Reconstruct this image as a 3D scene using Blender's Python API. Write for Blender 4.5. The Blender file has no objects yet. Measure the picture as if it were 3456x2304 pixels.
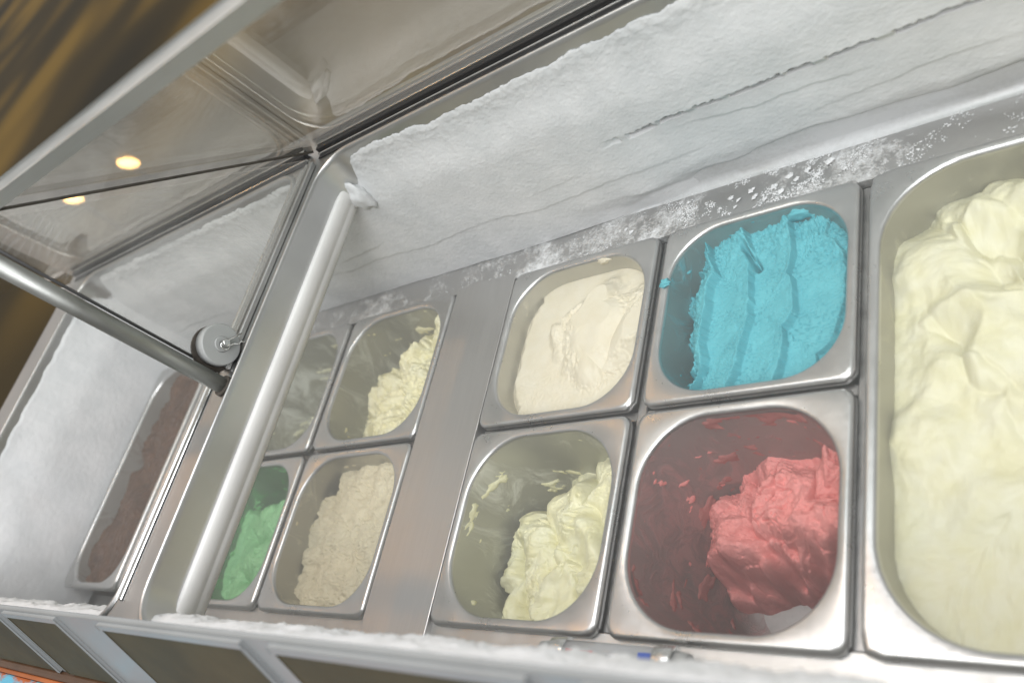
import bpy, bmesh, math, random
import numpy as np
from mathutils import Vector, Matrix

random.seed(4)
S = bpy.context.scene
COL = S.collection

# ---------------------------------------------------------------- camera
cam_d = bpy.data.cameras.new('camera')
cam = bpy.data.objects.new('camera', cam_d)
COL.objects.link(cam)
rgt = Vector((0.74793, 0.21245, -0.62886)); up = Vector((0.16128, 0.86085, 0.48263)); bck = Vector((0.64389, -0.46239, 0.60959))
m = Matrix((rgt, up, bck)).transposed().to_4x4()
m.translation = Vector((0.34212, -0.10097, 0.46780))
cam.matrix_world = m
cam_d.sensor_width = 36.0
cam_d.lens = 29.563
cam_d.clip_start = 0.01
cam_d.clip_end = 200.0
cam_d.dof.use_dof = True
cam_d.dof.focus_distance = 0.70
cam_d.dof.aperture_fstop = 5.0
S.camera = cam

# ---------------------------------------------------------------- world and lights
W = bpy.data.worlds.new('World'); S.world = W; W.use_nodes = True
bg = W.node_tree.nodes['Background']
bg.inputs['Color'].default_value = (0.55, 0.54, 0.525, 1)
bg.inputs['Strength'].default_value = 0.80

def area(name, loc, target, sx, sy, power, col):
    l = bpy.data.lights.new(name, 'AREA'); l.shape = 'RECTANGLE'; l.size = sx; l.size_y = sy
    l.energy = power; l.color = col
    o = bpy.data.objects.new(name, l); COL.objects.link(o)
    o.location = loc
    o.rotation_euler = (Vector(target) - Vector(loc)).to_track_quat('-Z', 'Y').to_euler()
    return o
area('ceiling_panel_light', (0.05, 0.22, 1.85), (0.05, 0.15, 0.0), 1.6, 0.9, 21.0, (0.95, 0.98, 1.0))
area('ceiling_panel_light', (0.9, -0.9, 1.7), (-0.2, 0.2, 0.0), 1.2, 0.9, 29.0, (0.97, 0.98, 1.0))

vs = S.view_settings
vs.view_transform = 'Standard'; vs.look = 'None'; vs.exposure = 0.15; vs.gamma = 1.0; vs.use_curve_mapping = False

# ---------------------------------------------------------------- helpers
def link(o, parent=None):
    COL.objects.link(o)
    if parent is not None: o.parent = parent
    return o
def tag(o, label, cat, group=None, kind=None):
    o['label'] = label; o['category'] = cat
    if group: o['group'] = group
    if kind: o['kind'] = kind
    return o
def empty(name, loc=(0, 0, 0), label=None, cat=None, group=None):
    o = bpy.data.objects.new(name, None); o.location = loc; o.empty_display_size = 0.02
    COL.objects.link(o)
    if label: tag(o, label, cat, group)
    return o
def mesh(name, verts, faces, mat, parent=None, smooth=False):
    me = bpy.data.meshes.new(name); me.from_pydata([tuple(map(float, v)) for v in verts], [], faces); me.update()
    if smooth:
        me.polygons.foreach_set('use_smooth', [True] * len(me.polygons))
    if mat: me.materials.append(mat)
    return link(bpy.data.objects.new(name, me), parent)
def frombm(name, bm, mat, parent=None, smooth=False):
    bmesh.ops.recalc_face_normals(bm, faces=bm.faces)
    me = bpy.data.meshes.new(name); bm.to_mesh(me); bm.free()
    if smooth: me.polygons.foreach_set('use_smooth', [True] * len(me.polygons))
    me.materials.append(mat)
    return link(bpy.data.objects.new(name, me), parent)
def box(name, lo, hi, mat, parent=None, bev=0.0, seg=2):
    bm = bmesh.new(); bmesh.ops.create_cube(bm, size=1.0)
    lo = Vector(lo); hi = Vector(hi); c = (lo + hi) / 2; d = hi - lo
    for v in bm.verts: v.co = Vector((v.co.x * d.x, v.co.y * d.y, v.co.z * d.z)) + c
    if bev: bmesh.ops.bevel(bm, geom=bm.edges[:], offset=bev, segments=seg, profile=0.5, affect='EDGES')
    return frombm(name, bm, mat, parent)
def tube(name, pts, r, mat, parent=None, n=12, cap=True):
    pts = [Vector(p) for p in pts]; V = []; F = []
    for i, p in enumerate(pts):
        t = (pts[min(i + 1, len(pts) - 1)] - pts[max(i - 1, 0)]).normalized()
        a = t.orthogonal().normalized() if abs(t.x) > 0.9 else t.cross(Vector((1, 0, 0))).normalized()
        b = t.cross(a)
        rr = r[i] if isinstance(r, (list, tuple)) else r
        for k in range(n):
            q = 2 * math.pi * k / n
            V.append(p + (a * math.cos(q) + b * math.sin(q)) * rr)
    for i in range(len(pts) - 1):
        for k in range(n):
            F.append((i * n + k, i * n + (k + 1) % n, (i + 1) * n + (k + 1) % n, (i + 1) * n + k))
    if cap:
        F.append(tuple(range(n - 1, -1, -1))); F.append(tuple((len(pts) - 1) * n + k for k in range(n)))
    o = mesh(name, V, F, mat, parent)
    o.data.polygons.foreach_set('use_smooth', [len(p.vertices) == 4 for p in o.data.polygons])
    return o

# ---- noise in numpy
_rs = np.random.RandomState(7)
_perm = _rs.permutation(512)
_gr = np.stack([np.cos(_rs.rand(512) * 6.2832), np.sin(_rs.rand(512) * 6.2832)], 1)
_gr /= np.linalg.norm(_gr, axis=1)[:, None]
def perlin(x, y, seed=0):
    x = np.asarray(x, float) + seed * 17.31; y = np.asarray(y, float) + seed * 9.77
    xi = np.floor(x).astype(int); yi = np.floor(y).astype(int); xf = x - xi; yf = y - yi
    u = xf ** 3 * (xf * (xf * 6 - 15) + 10); v = yf ** 3 * (yf * (yf * 6 - 15) + 10)
    def g(ix, iy, dx, dy):
        h = _perm[(_perm[(ix) % 512] + iy) % 512]
        return _gr[h, 0] * dx + _gr[h, 1] * dy
    a = g(xi, yi, xf, yf); b = g(xi + 1, yi, xf - 1, yf); c = g(xi, yi + 1, xf, yf - 1); d = g(xi + 1, yi + 1, xf - 1, yf - 1)
    return 1.5 * ((a + (b - a) * u) + ((c + (d - c) * u) - (a + (b - a) * u)) * v)
def fbm(x, y, oct=4, seed=0, gain=0.5, billow=False):
    s = 0; a = 1.0
    for o in range(oct):
        n = perlin(x * 2 ** o, y * 2 ** o, seed + o * 3)
        s = s + a * (np.abs(n) * 2 - 0.5 if billow else n); a *= gain
    return s
def sstep(a, b, x):
    t = np.clip((x - a) / (b - a), 0, 1); return t * t * (3 - 2 * t)
def grid_mesh(name, P, mat, parent=None, keep=None):
    """P: (n,m,3) array -> one smooth grid mesh; keep: (n-1,m-1) mask of faces"""
    n, mm = P.shape[:2]
    idx = np.arange(n * mm).reshape(n, mm)
    q = np.stack([idx[:-1, :-1], idx[1:, :-1], idx[1:, 1:], idx[:-1, 1:]], -1).reshape(-1, 4)
    if keep is not None: q = q[keep.reshape(-1)]
    me = bpy.data.meshes.new(name)
    me.vertices.add(n * mm); me.vertices.foreach_set('co', P.reshape(-1).astype(np.float32))
    me.loops.add(len(q) * 4); me.loops.foreach_set('vertex_index', q.reshape(-1).astype(np.int32))
    me.polygons.add(len(q)); me.polygons.foreach_set('loop_start', np.arange(0, len(q) * 4, 4, dtype=np.int32))
    me.polygons.foreach_set('use_smooth', np.ones(len(q), bool))
    me.update(calc_edges=True); me.validate()
    me.materials.append(mat)
    return link(bpy.data.objects.new(name, me), parent)

# ---------------------------------------------------------------- materials
class NT:
    def __init__(s, name):
        s.m = bpy.data.materials.new(name); s.m.use_nodes = True; s.t = s.m.node_tree; s.n = s.t.nodes
        s.p = s.n.get('Principled BSDF'); s.out = s.n.get('Material Output')
    def new(s, typ, **kw):
        n = s.n.new(typ)
        for k, v in kw.items():
            if hasattr(n, k) and k not in n.inputs.keys(): setattr(n, k, v)
            else: n.inputs[k].default_value = v
        return n
    def L(s, a, b): s.t.links.new(a, b)
    def coord(s, scale=(1, 1, 1), rot=(0, 0, 0), space='Object'):
        c = s.new('ShaderNodeTexCoord'); mp = s.new('ShaderNodeMapping')
        mp.inputs['Scale'].default_value = scale; mp.inputs['Rotation'].default_value = rot
        s.L(c.outputs[space], mp.inputs['Vector']); return mp.outputs['Vector']
    def noise(s, scale, detail=4, rough=0.55, vec=None, dist=0.0):
        n = s.new('ShaderNodeTexNoise'); n.inputs['Scale'].default_value = scale; n.inputs['Detail'].default_value = detail
        n.inputs['Roughness'].default_value = rough; n.inputs['Distortion'].default_value = dist
        s.L(vec if vec else s.coord(), n.inputs['Vector']); return n.outputs['Fac']
    def ramp(s, fac, stops):
        r = s.new('ShaderNodeValToRGB'); e = r.color_ramp.elements
        while len(e) < len(stops): e.new(0.5)
        for i, (p, c) in enumerate(stops):
            e[i].position = p; e[i].color = (c, c, c, 1) if isinstance(c, (int, float)) else (*c, 1)
        s.L(fac, r.inputs['Fac']); return r.outputs['Color']
    def math(s, op, a, b=None, clamp=False):
        n = s.new('ShaderNodeMath'); n.operation = op; n.use_clamp = clamp
        for i, v in enumerate((a, b)):
            if v is None: continue
            if isinstance(v, (int, float)): n.inputs[i].default_value = v
            else: s.L(v, n.inputs[i])
        return n.outputs[0]
    def mixc(s, fac, a, b):
        n = s.new('ShaderNodeMix'); n.data_type = 'RGBA'
        for sock, v in ((n.inputs[0], fac), (n.inputs[6], a), (n.inputs[7], b)):
            if isinstance(v, (int, float)): sock.default_value = v
            elif isinstance(v, tuple): sock.default_value = (*v, 1)
            else: s.L(v, sock)
        return n.outputs[2]
    def bump(s, h, strength, dist, to=None):
        b = s.new('ShaderNodeBump'); b.inputs['Strength'].default_value = strength; b.inputs['Distance'].default_value = dist
        s.L(h, b.inputs['Height']); s.L(b.outputs['Normal'], (to or s.p).inputs['Normal'])
    def set(s, **kw):
        for k, v in kw.items():
            k = k.replace('_', ' ')
            i = s.p.inputs[k]
            if isinstance(v, (int, float)): i.default_value = v
            elif isinstance(v, tuple): i.default_value = (*v, 1) if len(v) == 3 and i.type == 'RGBA' else v
            else: s.L(v, i)

def steel(name, base=(0.60, 0.59, 0.57), r0=0.22, r1=0.42, scale=(1, 1, 1), nscale=60, dirt=0.25, aniso=0.0):
    t = NT(name)
    v = t.coord(scale)
    n1 = t.noise(nscale, 3, 0.65, v); n2 = t.noise(9, 1, 0.5)
    n3 = t.noise(420, 0, 0.5, v)
    rr = t.math('ADD', t.ramp(n1, [(0.3, r0), (0.75, r1)]), t.math('MULTIPLY', n3, 0.08))
    dark = tuple(c * (1 - dirt) for c in base)
    t.set(Base_Color=t.mixc(t.ramp(t.math('ADD', t.math('MULTIPLY', n1, 0.5), t.math('MULTIPLY', n2, 0.5)), [(0.38, 0.0), (0.62, 1.0)]), dark, base), Metallic=1.0, Roughness=rr)
    t.bump(t.noise(90, 1, 0.6, v), 0.06, 0.002)
    return t.m

M = {}
M['pan'] = steel('pan_steel', (0.62, 0.615, 0.605), 0.22, 0.34, nscale=28, dirt=0.12)
M['rim'] = steel('cabinet_steel', (0.60, 0.60, 0.595), 0.28, 0.38, nscale=18, dirt=0.10)
M['brush'] = steel('brushed_steel', (0.60, 0.59, 0.58), 0.28, 0.38, scale=(40, 1, 1), nscale=14, dirt=0.10)
M['bright'] = steel('polished_steel', (0.75, 0.75, 0.74), 0.12, 0.25, nscale=40, dirt=0.1)
M['alu'] = steel('aluminium', (0.62, 0.64, 0.63), 0.42, 0.55, scale=(1, 20, 20), nscale=20, dirt=0.12)
M['postmetal'] = steel('dull_post_steel', (0.40, 0.41, 0.39), 0.38, 0.5, nscale=40, dirt=0.15)
M['ledge'] = steel('support_steel', (0.62, 0.61, 0.59), 0.28, 0.5, nscale=25, dirt=0.25)
M['panfloor'] = steel('scraped_pan_floor', (0.46, 0.44, 0.42), 0.35, 0.55, nscale=60, dirt=0.35)
M['bar'] = steel('support_bar_steel', (0.40, 0.39, 0.38), 0.3, 0.5, dirt=0.4)

def plain(name, col, rough=0.5, metal=0.0, var=0.15, nscale=30, bump=0.0, **kw):
    t = NT(name)
    n = t.noise(nscale, 4)
    t.set(Base_Color=t.mixc(t.ramp(n, [(0.3, 0.0), (0.7, 1.0)]), tuple(c * (1 - var) for c in col), col), Roughness=rough, Metallic=metal, **kw)
    if bump: t.bump(t.noise(nscale * 4, 3), bump, 0.002)
    return t.m
M['rubber'] = plain('black_rubber', (0.018, 0.018, 0.02), 0.35)
M['gasket'] = plain('white_plastic', (0.93, 0.915, 0.89), 0.5, var=0.10, nscale=18)
M['dark'] = plain('dark_liner', (0.10, 0.10, 0.10), 0.6)
M['knob'] = plain('grey_plastic', (0.42, 0.43, 0.42), 0.45, var=0.1)
M['soot'] = plain('grimy_sealant', (0.10, 0.085, 0.07), 0.8, var=0.5, nscale=120)

def frost_mat():
    t = NT('frost')
    n = t.noise(220, 3, 0.7); n2 = t.noise(28, 2, 0.6)
    t.set(Base_Color=t.mixc(t.ramp(n2, [(0.35, 0.0), (0.65, 1.0)]), (0.76, 0.77, 0.775), (0.85, 0.852, 0.855)), Roughness=0.75, Coat_Weight=0.0)
    t.set(Specular_IOR_Level=0.3)
    b = t.math('ADD', t.math('MULTIPLY', n, 1.0), t.math('MULTIPLY', t.noise(700, 1, 0.6), 0.5))
    t.bump(b, 0.13, 0.0016)
    return t.m
M['frost'] = frost_mat()
def liner_mat():   # steel inner wall with a thin uneven film of rime
    t = NT('rimed_liner_steel')
    v = t.coord((1, 1, 3))
    n = t.noise(9, 6, 0.62, v); g = t.noise(260, 4, 0.7)
    film = t.ramp(t.math('ADD', n, t.math('MULTIPLY', t.math('SUBTRACT', g, 0.5), 0.35)), [(0.34, 0.22), (0.60, 0.92)])
    t.set(Base_Color=t.mixc(film, (0.55, 0.55, 0.54), (0.74, 0.75, 0.76)), Metallic=t.math('SUBTRACT', 1.0, film), Roughness=t.ramp(film, [(0.0, 0.38), (1.0, 0.75)]))
    t.bump(g, 0.25, 0.001)
    return t.m
M['liner'] = liner_mat()
def rime_ledge_mat():
    t = NT('rime_dusted_steel')
    n = t.noise(11, 4, 0.6); g = t.noise(520, 4, 0.75); g2 = t.noise(160, 3, 0.7)
    film = t.ramp(t.math('ADD', t.math('MULTIPLY', n, 0.7), t.math('ADD', t.math('MULTIPLY', g, 0.28), t.math('MULTIPLY', g2, 0.32))), [(0.655, 0.03), (0.80, 0.9)])
    t.set(Base_Color=t.mixc(film, (0.52, 0.51, 0.50), (0.82, 0.83, 0.84)), Metallic=t.math('SUBTRACT', 1.0, film), Roughness=t.ramp(film, [(0.0, 0.32), (1.0, 0.8)]))
    t.bump(film, 0.5, 0.0012)
    return t.m
M['rime_ledge'] = rime_ledge_mat()

def glass_mat(name, haze=0.02, tint=(0.97, 0.99, 0.98), swirl=None, gain=1.0):
    t = NT(name); t.n.remove(t.p)
    tr = t.new('ShaderNodeBsdfTransparent'); tr.inputs['Color'].default_value = (*tint, 1)
    gl = t.new('ShaderNodeBsdfGlossy'); gl.inputs['Roughness'].default_value = 0.015; gl.inputs['Color'].default_value = (1, 0.95, 0.90, 1)  # warm lamplight in the reflections put into the gloss colour
    df = t.new('ShaderNodeBsdfDiffuse'); df.inputs['Color'].default_value = (0.75, 0.74, 0.73, 1)
    lw = t.new('ShaderNodeLayerWeight'); lw.inputs['Blend'].default_value = 0.5
    sch = t.math('ADD', t.math('MULTIPLY', t.math('POWER', lw.outputs['Facing'], 5.0), 0.96 * gain), 0.04 * gain, True)
    mx = t.new('ShaderNodeMixShader'); t.L(sch, mx.inputs[0]); t.L(tr.outputs[0], mx.inputs[1]); t.L(gl.outputs[0], mx.inputs[2])
    smear = t.ramp(t.noise(7, 5, 0.65), [(0.35, 0.2), (0.75, 1.0)])
    hz = t.math('MULTIPLY', smear, haze)
    if swirl:
        c = t.new('ShaderNodeTexCoord'); mp = t.new('ShaderNodeMapping'); mp.inputs['Location'].default_value = [-q for q in swirl]
        t.L(c.outputs['Object'], mp.inputs['Vector'])
        w = t.new('ShaderNodeTexWave'); w.wave_type = 'RINGS'; w.rings_direction = 'X'
        w.inputs['Scale'].default_value = 60; w.inputs['Distortion'].default_value = 9.0; w.inputs['Detail'].default_value = 3; w.inputs['Detail Scale'].default_value = 0.8
        t.L(mp.outputs['Vector'], w.inputs['Vector'])
        sc = t.math('MULTIPLY', t.ramp(w.outputs['Fac'], [(0.55, 0.0), (1.0, 1.0)]), t.ramp(t.noise(14, 3, 0.5), [(0.42, 0.0), (0.62, 1.0)]))
        hz = t.math('ADD', hz, t.math('MULTIPLY', sc, 0.12), True)
    m2 = t.new('ShaderNodeMixShader'); t.L(hz, m2.inputs[0]); t.L(mx.outputs[0], m2.inputs[1]); t.L(df.outputs[0], m2.inputs[2])
    t.L(m2.outputs[0], t.out.inputs['Surface'])
    return t.m
M['glass'] = glass_mat('pane_glass', 0.09)
M['plexi'] = glass_mat('scratched_acrylic', 0.16, (0.95, 0.95, 0.94), (0.0, 0.161, 0.197))

def cream(name, col, dark, rough=0.5, spec=0.3, pore=0.35, pscale=260, stretch=(1, 1, 1), sss=0.3):
    t = NT(name)
    n = t.noise(55, 3, 0.6); v = t.coord(stretch)
    p = t.noise(pscale, 3, 0.6, v)
    t.set(Base_Color=t.mixc(t.ramp(n, [(0.32, 0.0), (0.66, 1.0)]), dark, col), Roughness=rough, Specular_IOR_Level=spec,
          Coat_Weight=0.0)
    h = t.math('ADD', t.ramp(p, [(0.34, 0.0), (0.48, 1.0)]), t.math('MULTIPLY', t.noise(90, 2, 0.6), 0.8))
    t.bump(h, pore, 0.0012)
    return t.m
def basin(name, film, cover, tintcol=None, scale=(1, 1, 1), ns=22, thick=0.5):
    """pan wall: steel with an uneven smeared film of what the pan held"""
    t = NT(name)
    v = t.coord(scale)
    n = t.noise(ns, 5, 0.72, v, 1.6); n2 = t.noise(6, 2, 0.5)
    a = t.math('ADD', t.math('MULTIPLY', n, 0.75), t.math('MULTIPLY', n2, 0.25))
    lo = 0.62 - cover * 0.30
    mask = t.ramp(a, [(lo - 0.02, 0.0), (lo + 0.03, 0.35), (lo + 0.10, 1.0)])
    veil = t.ramp(n2, [(0.3, thick * 0.6), (0.7, thick)])
    st = (0.52, 0.515, 0.48)
    base = t.mixc(veil, st, tintcol or film)
    fac = t.math('MULTIPLY', mask, 0.75)
    t.set(Base_Color=t.mixc(fac, base, film), Metallic=t.math('MULTIPLY', t.math('SUBTRACT', 1.0, fac), t.math('SUBTRACT', 1.0, veil)), Roughness=t.ramp(n, [(0.3, 0.32), (0.7, 0.5)]))
    t.bump(mask, 0.4, 0.0012)
    return t.m

# ---------------------------------------------------------------- setting: shop floor
def floor_mat():
    t = NT('shop_floor_painted_glow')
    v = t.coord((1, 1, 1), (0, 0, 0.5))
    n = t.noise(0.16, 1, 0.5, v); n2 = t.noise(0.5, 0, 0.5)
    c = t.ramp(t.math('ADD', t.math('MULTIPLY', n, 0.6), t.math('MULTIPLY', n2, 0.4)), [(0.36, (0.040, 0.030, 0.012)), (0.50, (0.090, 0.060, 0.016)), (0.64, (0.36, 0.215, 0.035))])  # amber glow and reflections on the floor painted in as noise patches
    t.set(Base_Color=c, Roughness=0.6, Specular_IOR_Level=0.12)
    return t.m
M['floor'] = floor_mat()
fl = mesh('floor', [(-60, -20, -0.95), (20, -20, -0.95), (20, 60, -0.95), (-60, 60, -0.95)], [(0, 1, 2, 3)], M['floor'])
fl['kind'] = 'structure'

# ---------------------------------------------------------------- ice cream cabinet
cab = empty('ice_cream_cabinet', (0, 0, -0.95), 'stainless steel ice cream freezer cabinet with slanted glass front and frosted wells', 'freezer')
H = 0.18
def kid(o): o.location.z += 0.95; return o     # cabinet empty stands on the floor, parts are modelled in pan-rim coordinates

def rrect(cx0, cx1, cy0, cy1, r, n=8):
    pts = []
    for (x, y, a0) in ((cx1 - r, cy0 + r, -90), (cx1 - r, cy1 - r, 0), (cx0 + r, cy1 - r, 90), (cx0 + r, cy0 + r, 180)):
        for k in range(n + 1):
            a = math.radians(a0 + 90 * k / n); pts.append((x + r * math.cos(a), y + r * math.sin(a)))
    return pts
YN, YR = -0.0575, 0.3735
RX0, RX1 = -0.268, 0.62
LX0, LX1 = -0.80, -0.309
CX0, CX1, CY0, CY1 = -0.86, 0.70, -0.064, 0.425
bm = bmesh.new()
def loop(pts, z):
    vs_ = [bm.verts.new((x, y, z)) for x, y in pts]
    es = [bm.edges.new((vs_[i], vs_[(i + 1) % len(vs_)])) for i in range(len(vs_))]
    return vs_, es
hR = rrect(RX0, RX1, YN, YR, 0.032); hL = rrect(LX0, LX1, YN, YR, 0.032)
E_ = []
for pts in ([(CX0, CY0), (CX1, CY0), (CX1, CY1), (CX0, CY1)], hR, hL):
    E_ += loop(pts, H)[1]
bmesh.ops.triangle_fill(bm, use_beauty=True, use_dissolve=False, edges=E_)
kid(frombm('rim', bm, M['rim'], cab))

def band(name, loops, mat, closed=True, smooth=True):
    n = len(loops[0]); V = [p for l in loops for p in l]; F = []
    for i in range(len(loops) - 1):
        for k in range(n if closed else n - 1):
            F.append((i * n + k, i * n + (k + 1) % n, (i + 1) * n + (k + 1) % n, (i + 1) * n + k))
    o = mesh(name, V, F, mat, cab, smooth)
    return kid(o)
for (x0, x1, lab) in ((RX0, RX1, 'r'), (LX0, LX1, 'l')):
    def ring(dx, z, dy=0.0): return [(x, y, z) for x, y in rrect(x0 - dx, x1 + dx, YN - dy, YR + dy, 0.032)]
    # bead along the edge of the opening, then the folded steel lip
    band('opening_lip', [ring(0.0035, H + 0.0003, 0.0035), ring(0.0022, H + 0.0022, 0.0022), ring(0.0006, H + 0.0024, 0.0006), ring(-0.0006, H + 0.0010, -0.0006), ring(-0.0002, H - 0.003, -0.0002), ring(0.004, 0.145)], M['rim'])
prof = [(0.0030, 0.1535), (0.0004, 0.1530), (-0.0006, 0.1512), (-0.0006, 0.1470), (0.0004, 0.1425), (0.0024, 0.1385), (0.0046, 0.1362), (0.0052, 0.1345), (0.0052, 0.1325), (0.0100, 0.1262), (0.0160, 0.1217), (0.0190, 0.1202), (0.023, 0.1203)]
for x0, sg in ((RX0, -1), (LX1, 1)):
    band('breaker_strip', [[(x0 + sg * dx, y, z) for y in (-0.0572, 0.372)] for dx, z in prof], M['gasket'], closed=False)
kid(box('divider_core', (RX0 - 0.020, -0.0572, 0.1195), (LX1 + 0.020, 0.372, 0.1745), M['dark'], cab))

# liner walls
kid(box('rear_wall', (-0.93, 0.3735, -0.001), (0.70, 0.380, 0.1795), M['liner'], cab))
kid(box('near_wall', (-0.93, -0.0635, -0.001), (0.70, -0.0575, 0.1795), M['liner'], cab))
kid(box('end_wall', (-0.86, -0.0635, -0.002), (-0.802, 0.3735, 0.1795), M['liner'], cab))
kid(box('well_floor', (-0.93, -0.0635, -0.21), (0.70, 0.380, -0.20), M['dark'], cab))
kid(box('rear_skirt', (-0.93, 0.3735, -0.21), (0.70, 0.380, -0.0015), M['dark'], cab))
kid(box('near_skirt', (-0.93, -0.0635, -0.21), (0.70, -0.0575, -0.0015), M['dark'], cab))
kid(box('side_panel', (-0.86, -0.064, -0.95), (0.70, -0.0645, 0.10), M['rim'], cab))
kid(box('end_panel', (-0.935, -0.064, -0.95), (-0.931, 0.425, -0.005), M['rim'], cab))
kid(box('front_panel', (-0.86, 0.4255, -0.95), (0.70, 0.430, 0.1795), M['rim'], cab))
kid(box('crack_shade_strip', (-0.03, 0.3722, 0.0812), (0.70, 0.3734, 0.0880), M['bar'], cab))  # dark strip added behind the frost crack to stand in for its shade
# pan support frame: ledges along both walls and thin bars between the pans
kid(box('support_ledge', (-0.90, 0.330, -0.010), (0.70, 0.3733, -0.0025), M['rime_ledge'], cab))
kid(box('support_ledge', (-0.90, -0.0573, -0.010), (0.70, 0.004, -0.0075), M['ledge'], cab))
# fillet at the foot of the rear wall
ff = []
for k in range(6):
    a = math.radians(90 * k / 5)
    ff.append((0.3735 - 0.007 * (1 - math.sin(a)) , -0.0024 + 0.007 * (1 - math.cos(a))))
V = []; F = []
for i, (y, z) in enumerate(ff): V += [(-0.90, y, z), (0.70, y, z)]
for i in range(len(ff) - 1): F.append((2 * i, 2 * i + 1, 2 * i + 3, 2 * i + 2))
kid(mesh('wall_cove', V, F, M['liner'], cab, True))

COLS = {'A': (-0.588, -0.4239), 'B': (-0.4168, -0.2527), 'C': (-0.1699, -0.0075), 'D': (0.0, 0.1594), 'E': (0.1653, 0.430)}
ROWN, ROWR = (0.0, 0.1641), (0.1687, 0.3325)
for x in (-0.5925, -0.42035, -0.0038, 0.1623):
    kid(box('support_bar', (x - 0.0045, 0.0045, -0.018), (x + 0.0045, 0.3295, -0.0095), M['bar'], cab, 0.001, 1))
for a, b in ((-0.588, -0.2527), (-0.1699, 0.1594)):
    kid(box('support_bar', (a, 0.1620, -0.0185), (b, 0.1708, -0.0105), M['bar'], cab, 0.001, 1))

# glass channel along the far rim
for x0, x1 in ((RX0 - 0.012, 0.70), (-0.84, LX1 + 0.010)):
    kid(box('channel_seal', (x0, 0.3772, H + 0.0003), (x1, 0.3806, H + 0.0012), M['rubber'], cab))
    kid(box('glass_channel', (x0, 0.3808, H + 0.0003), (x1, 0.3826, H + 0.0038), M['bright'], cab, 0.0007, 2))
    kid(box('channel_seal', (x0, 0.3828, H + 0.0003), (x1, 0.3880, H + 0.0075), M['rubber'], cab, 0.001, 2))
    kid(box('glass_channel', (x0, 0.3882, H + 0.0003), (x1, 0.3900, H + 0.0088), M['rim'], cab, 0.0005, 1))

# slanted glass panes leaning over the wells, top trim
gdir = Vector((0, -0.2298, 0.2107)).normalized()       # up the pane
gn = Vector((0, 0.676, 0.737)).normalized()            # outward normal
base = Vector((0, 0.3915, 0.1830))
GL = 0.310
def slab(name, x0, x1, s0, s1, t0, t1, mat, bev=0.0):
    bm = bmesh.new(); bmesh.ops.create_cube(bm, size=1.0)
    for v in bm.verts:
        a, b, c = v.co + Vector((0.5, 0.5, 0.5))
        v.co = base + Vector((x0 + (x1 - x0) * a, 0, 0)) + gdir * (s0 + (s1 - s0) * b) + gn * (t0 + (t1 - t0) * c)
    if bev: bmesh.ops.bevel(bm, geom=bm.edges[:], offset=bev, segments=3, profile=0.5, affect='EDGES')
    return kid(frombm(name, bm, mat, cab))
slab('glass_pane', -0.2865, 0.70, 0.006, GL, -0.0025, 0.0025, M['glass'])
slab('glass_pane', -0.845, -0.2895, 0.006, GL, -0.0025, 0.0025, M['glass'])
slab('glass_joint', -0.2893, -0.2867, 0.006, GL, -0.0035, 0.0030, M['soot'])
slab('glass_trim', -0.86, 0.70, 0.2970, 0.3140, -0.0035, 0.0030, M['alu'], 0.0015)

# triangular acrylic partition over the divider, its post, rail, disc and clip
pane = [(0.138, 0.185), (0.372, 0.185), (0.149, 0.388), (0.138, 0.388)]
def prism(name, poly, x0, x1, mat):
    n = len(poly)
    V = [(x0, y, z) for y, z in poly] + [(x1, y, z) for y, z in poly]
    F = [tuple(range(n - 1, -1, -1)), tuple(range(n, 2 * n))] + [(i, (i + 1) % n, n + (i + 1) % n, n + i) for i in range(n)]
    return kid(mesh(name, V, F, mat, cab))
prism('partition_pane', [(0.1475, 0.185), (0.376, 0.185), (0.161, 0.382), (0.1475, 0.382)], -0.2885, -0.2845, M['plexi'])
tb = tube('pane_edge_strip', [(-0.2865, 0.1462, 0.186), (-0.2865, 0.1462, 0.385)], 0.0013, M['dark'], cab, 8); kid(tb)
kid(box('divider_rail', (-0.2925, 0.150, H + 0.0004), (-0.2888, 0.371, H + 0.0052), M['rim'], cab, 0.0006, 1))
kid(box('divider_rail', (-0.2842, 0.150, H + 0.0004), (-0.2805, 0.371, H + 0.0052), M['rim'], cab, 0.0006, 1))
kid(box('divider_channel', (-0.3045, -0.040, H + 0.0004), (-0.2985, 0.371, H + 0.0020), M['bright'], cab, 0.0006, 1))
post = tube('post', [(-0.279, 0.134, H + 0.0005), (-0.279, 0.134, 0.40)], 0.0068, M['postmetal'], cab, 24); kid(post)
tb = tube('post_foot_weld', [(-0.279, 0.134, H + 0.0004), (-0.279, 0.134, H + 0.003)], 0.0088, M['soot'], cab, 20); kid(tb)
disc = tube('clamp_disc', [(-0.2843, 0.163, 0.1985), (-0.2755, 0.163, 0.1985), (-0.2745, 0.163, 0.1985)], [0.0175, 0.0175, 0.0165], M['knob'], cab, 40); kid(disc)
tb = tube('clamp_gasket', [(-0.2862, 0.160, 0.199), (-0.2842, 0.160, 0.199)], 0.0192, M['soot'], cab, 32); kid(tb)
b = tube('disc_boss', [(-0.2745, 0.163, 0.1985), (-0.2732, 0.163, 0.1985)], [0.0068, 0.0060], M['knob'], disc, 28)
b = tube('disc_pin', [(-0.2735, 0.163, 0.1985), (-0.2665, 0.163, 0.1985), (-0.2660, 0.163, 0.1985)], [0.0031, 0.0031, 0.0024], M['bright'], disc, 20)
clip = []
for k in range(9):
    a = math.radians(200 - 250 * k / 8); clip.append((-0.2700, 0.163 + 0.0052 * math.cos(a), 0.1985 + 0.0052 * math.sin(a)))
dd = Vector((0, 0.62, -0.56)).normalized(); nn = Vector((0, 0.56, 0.62)).normalized()
c0 = Vector((-0.2700, 0.163, 0.1985))
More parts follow.
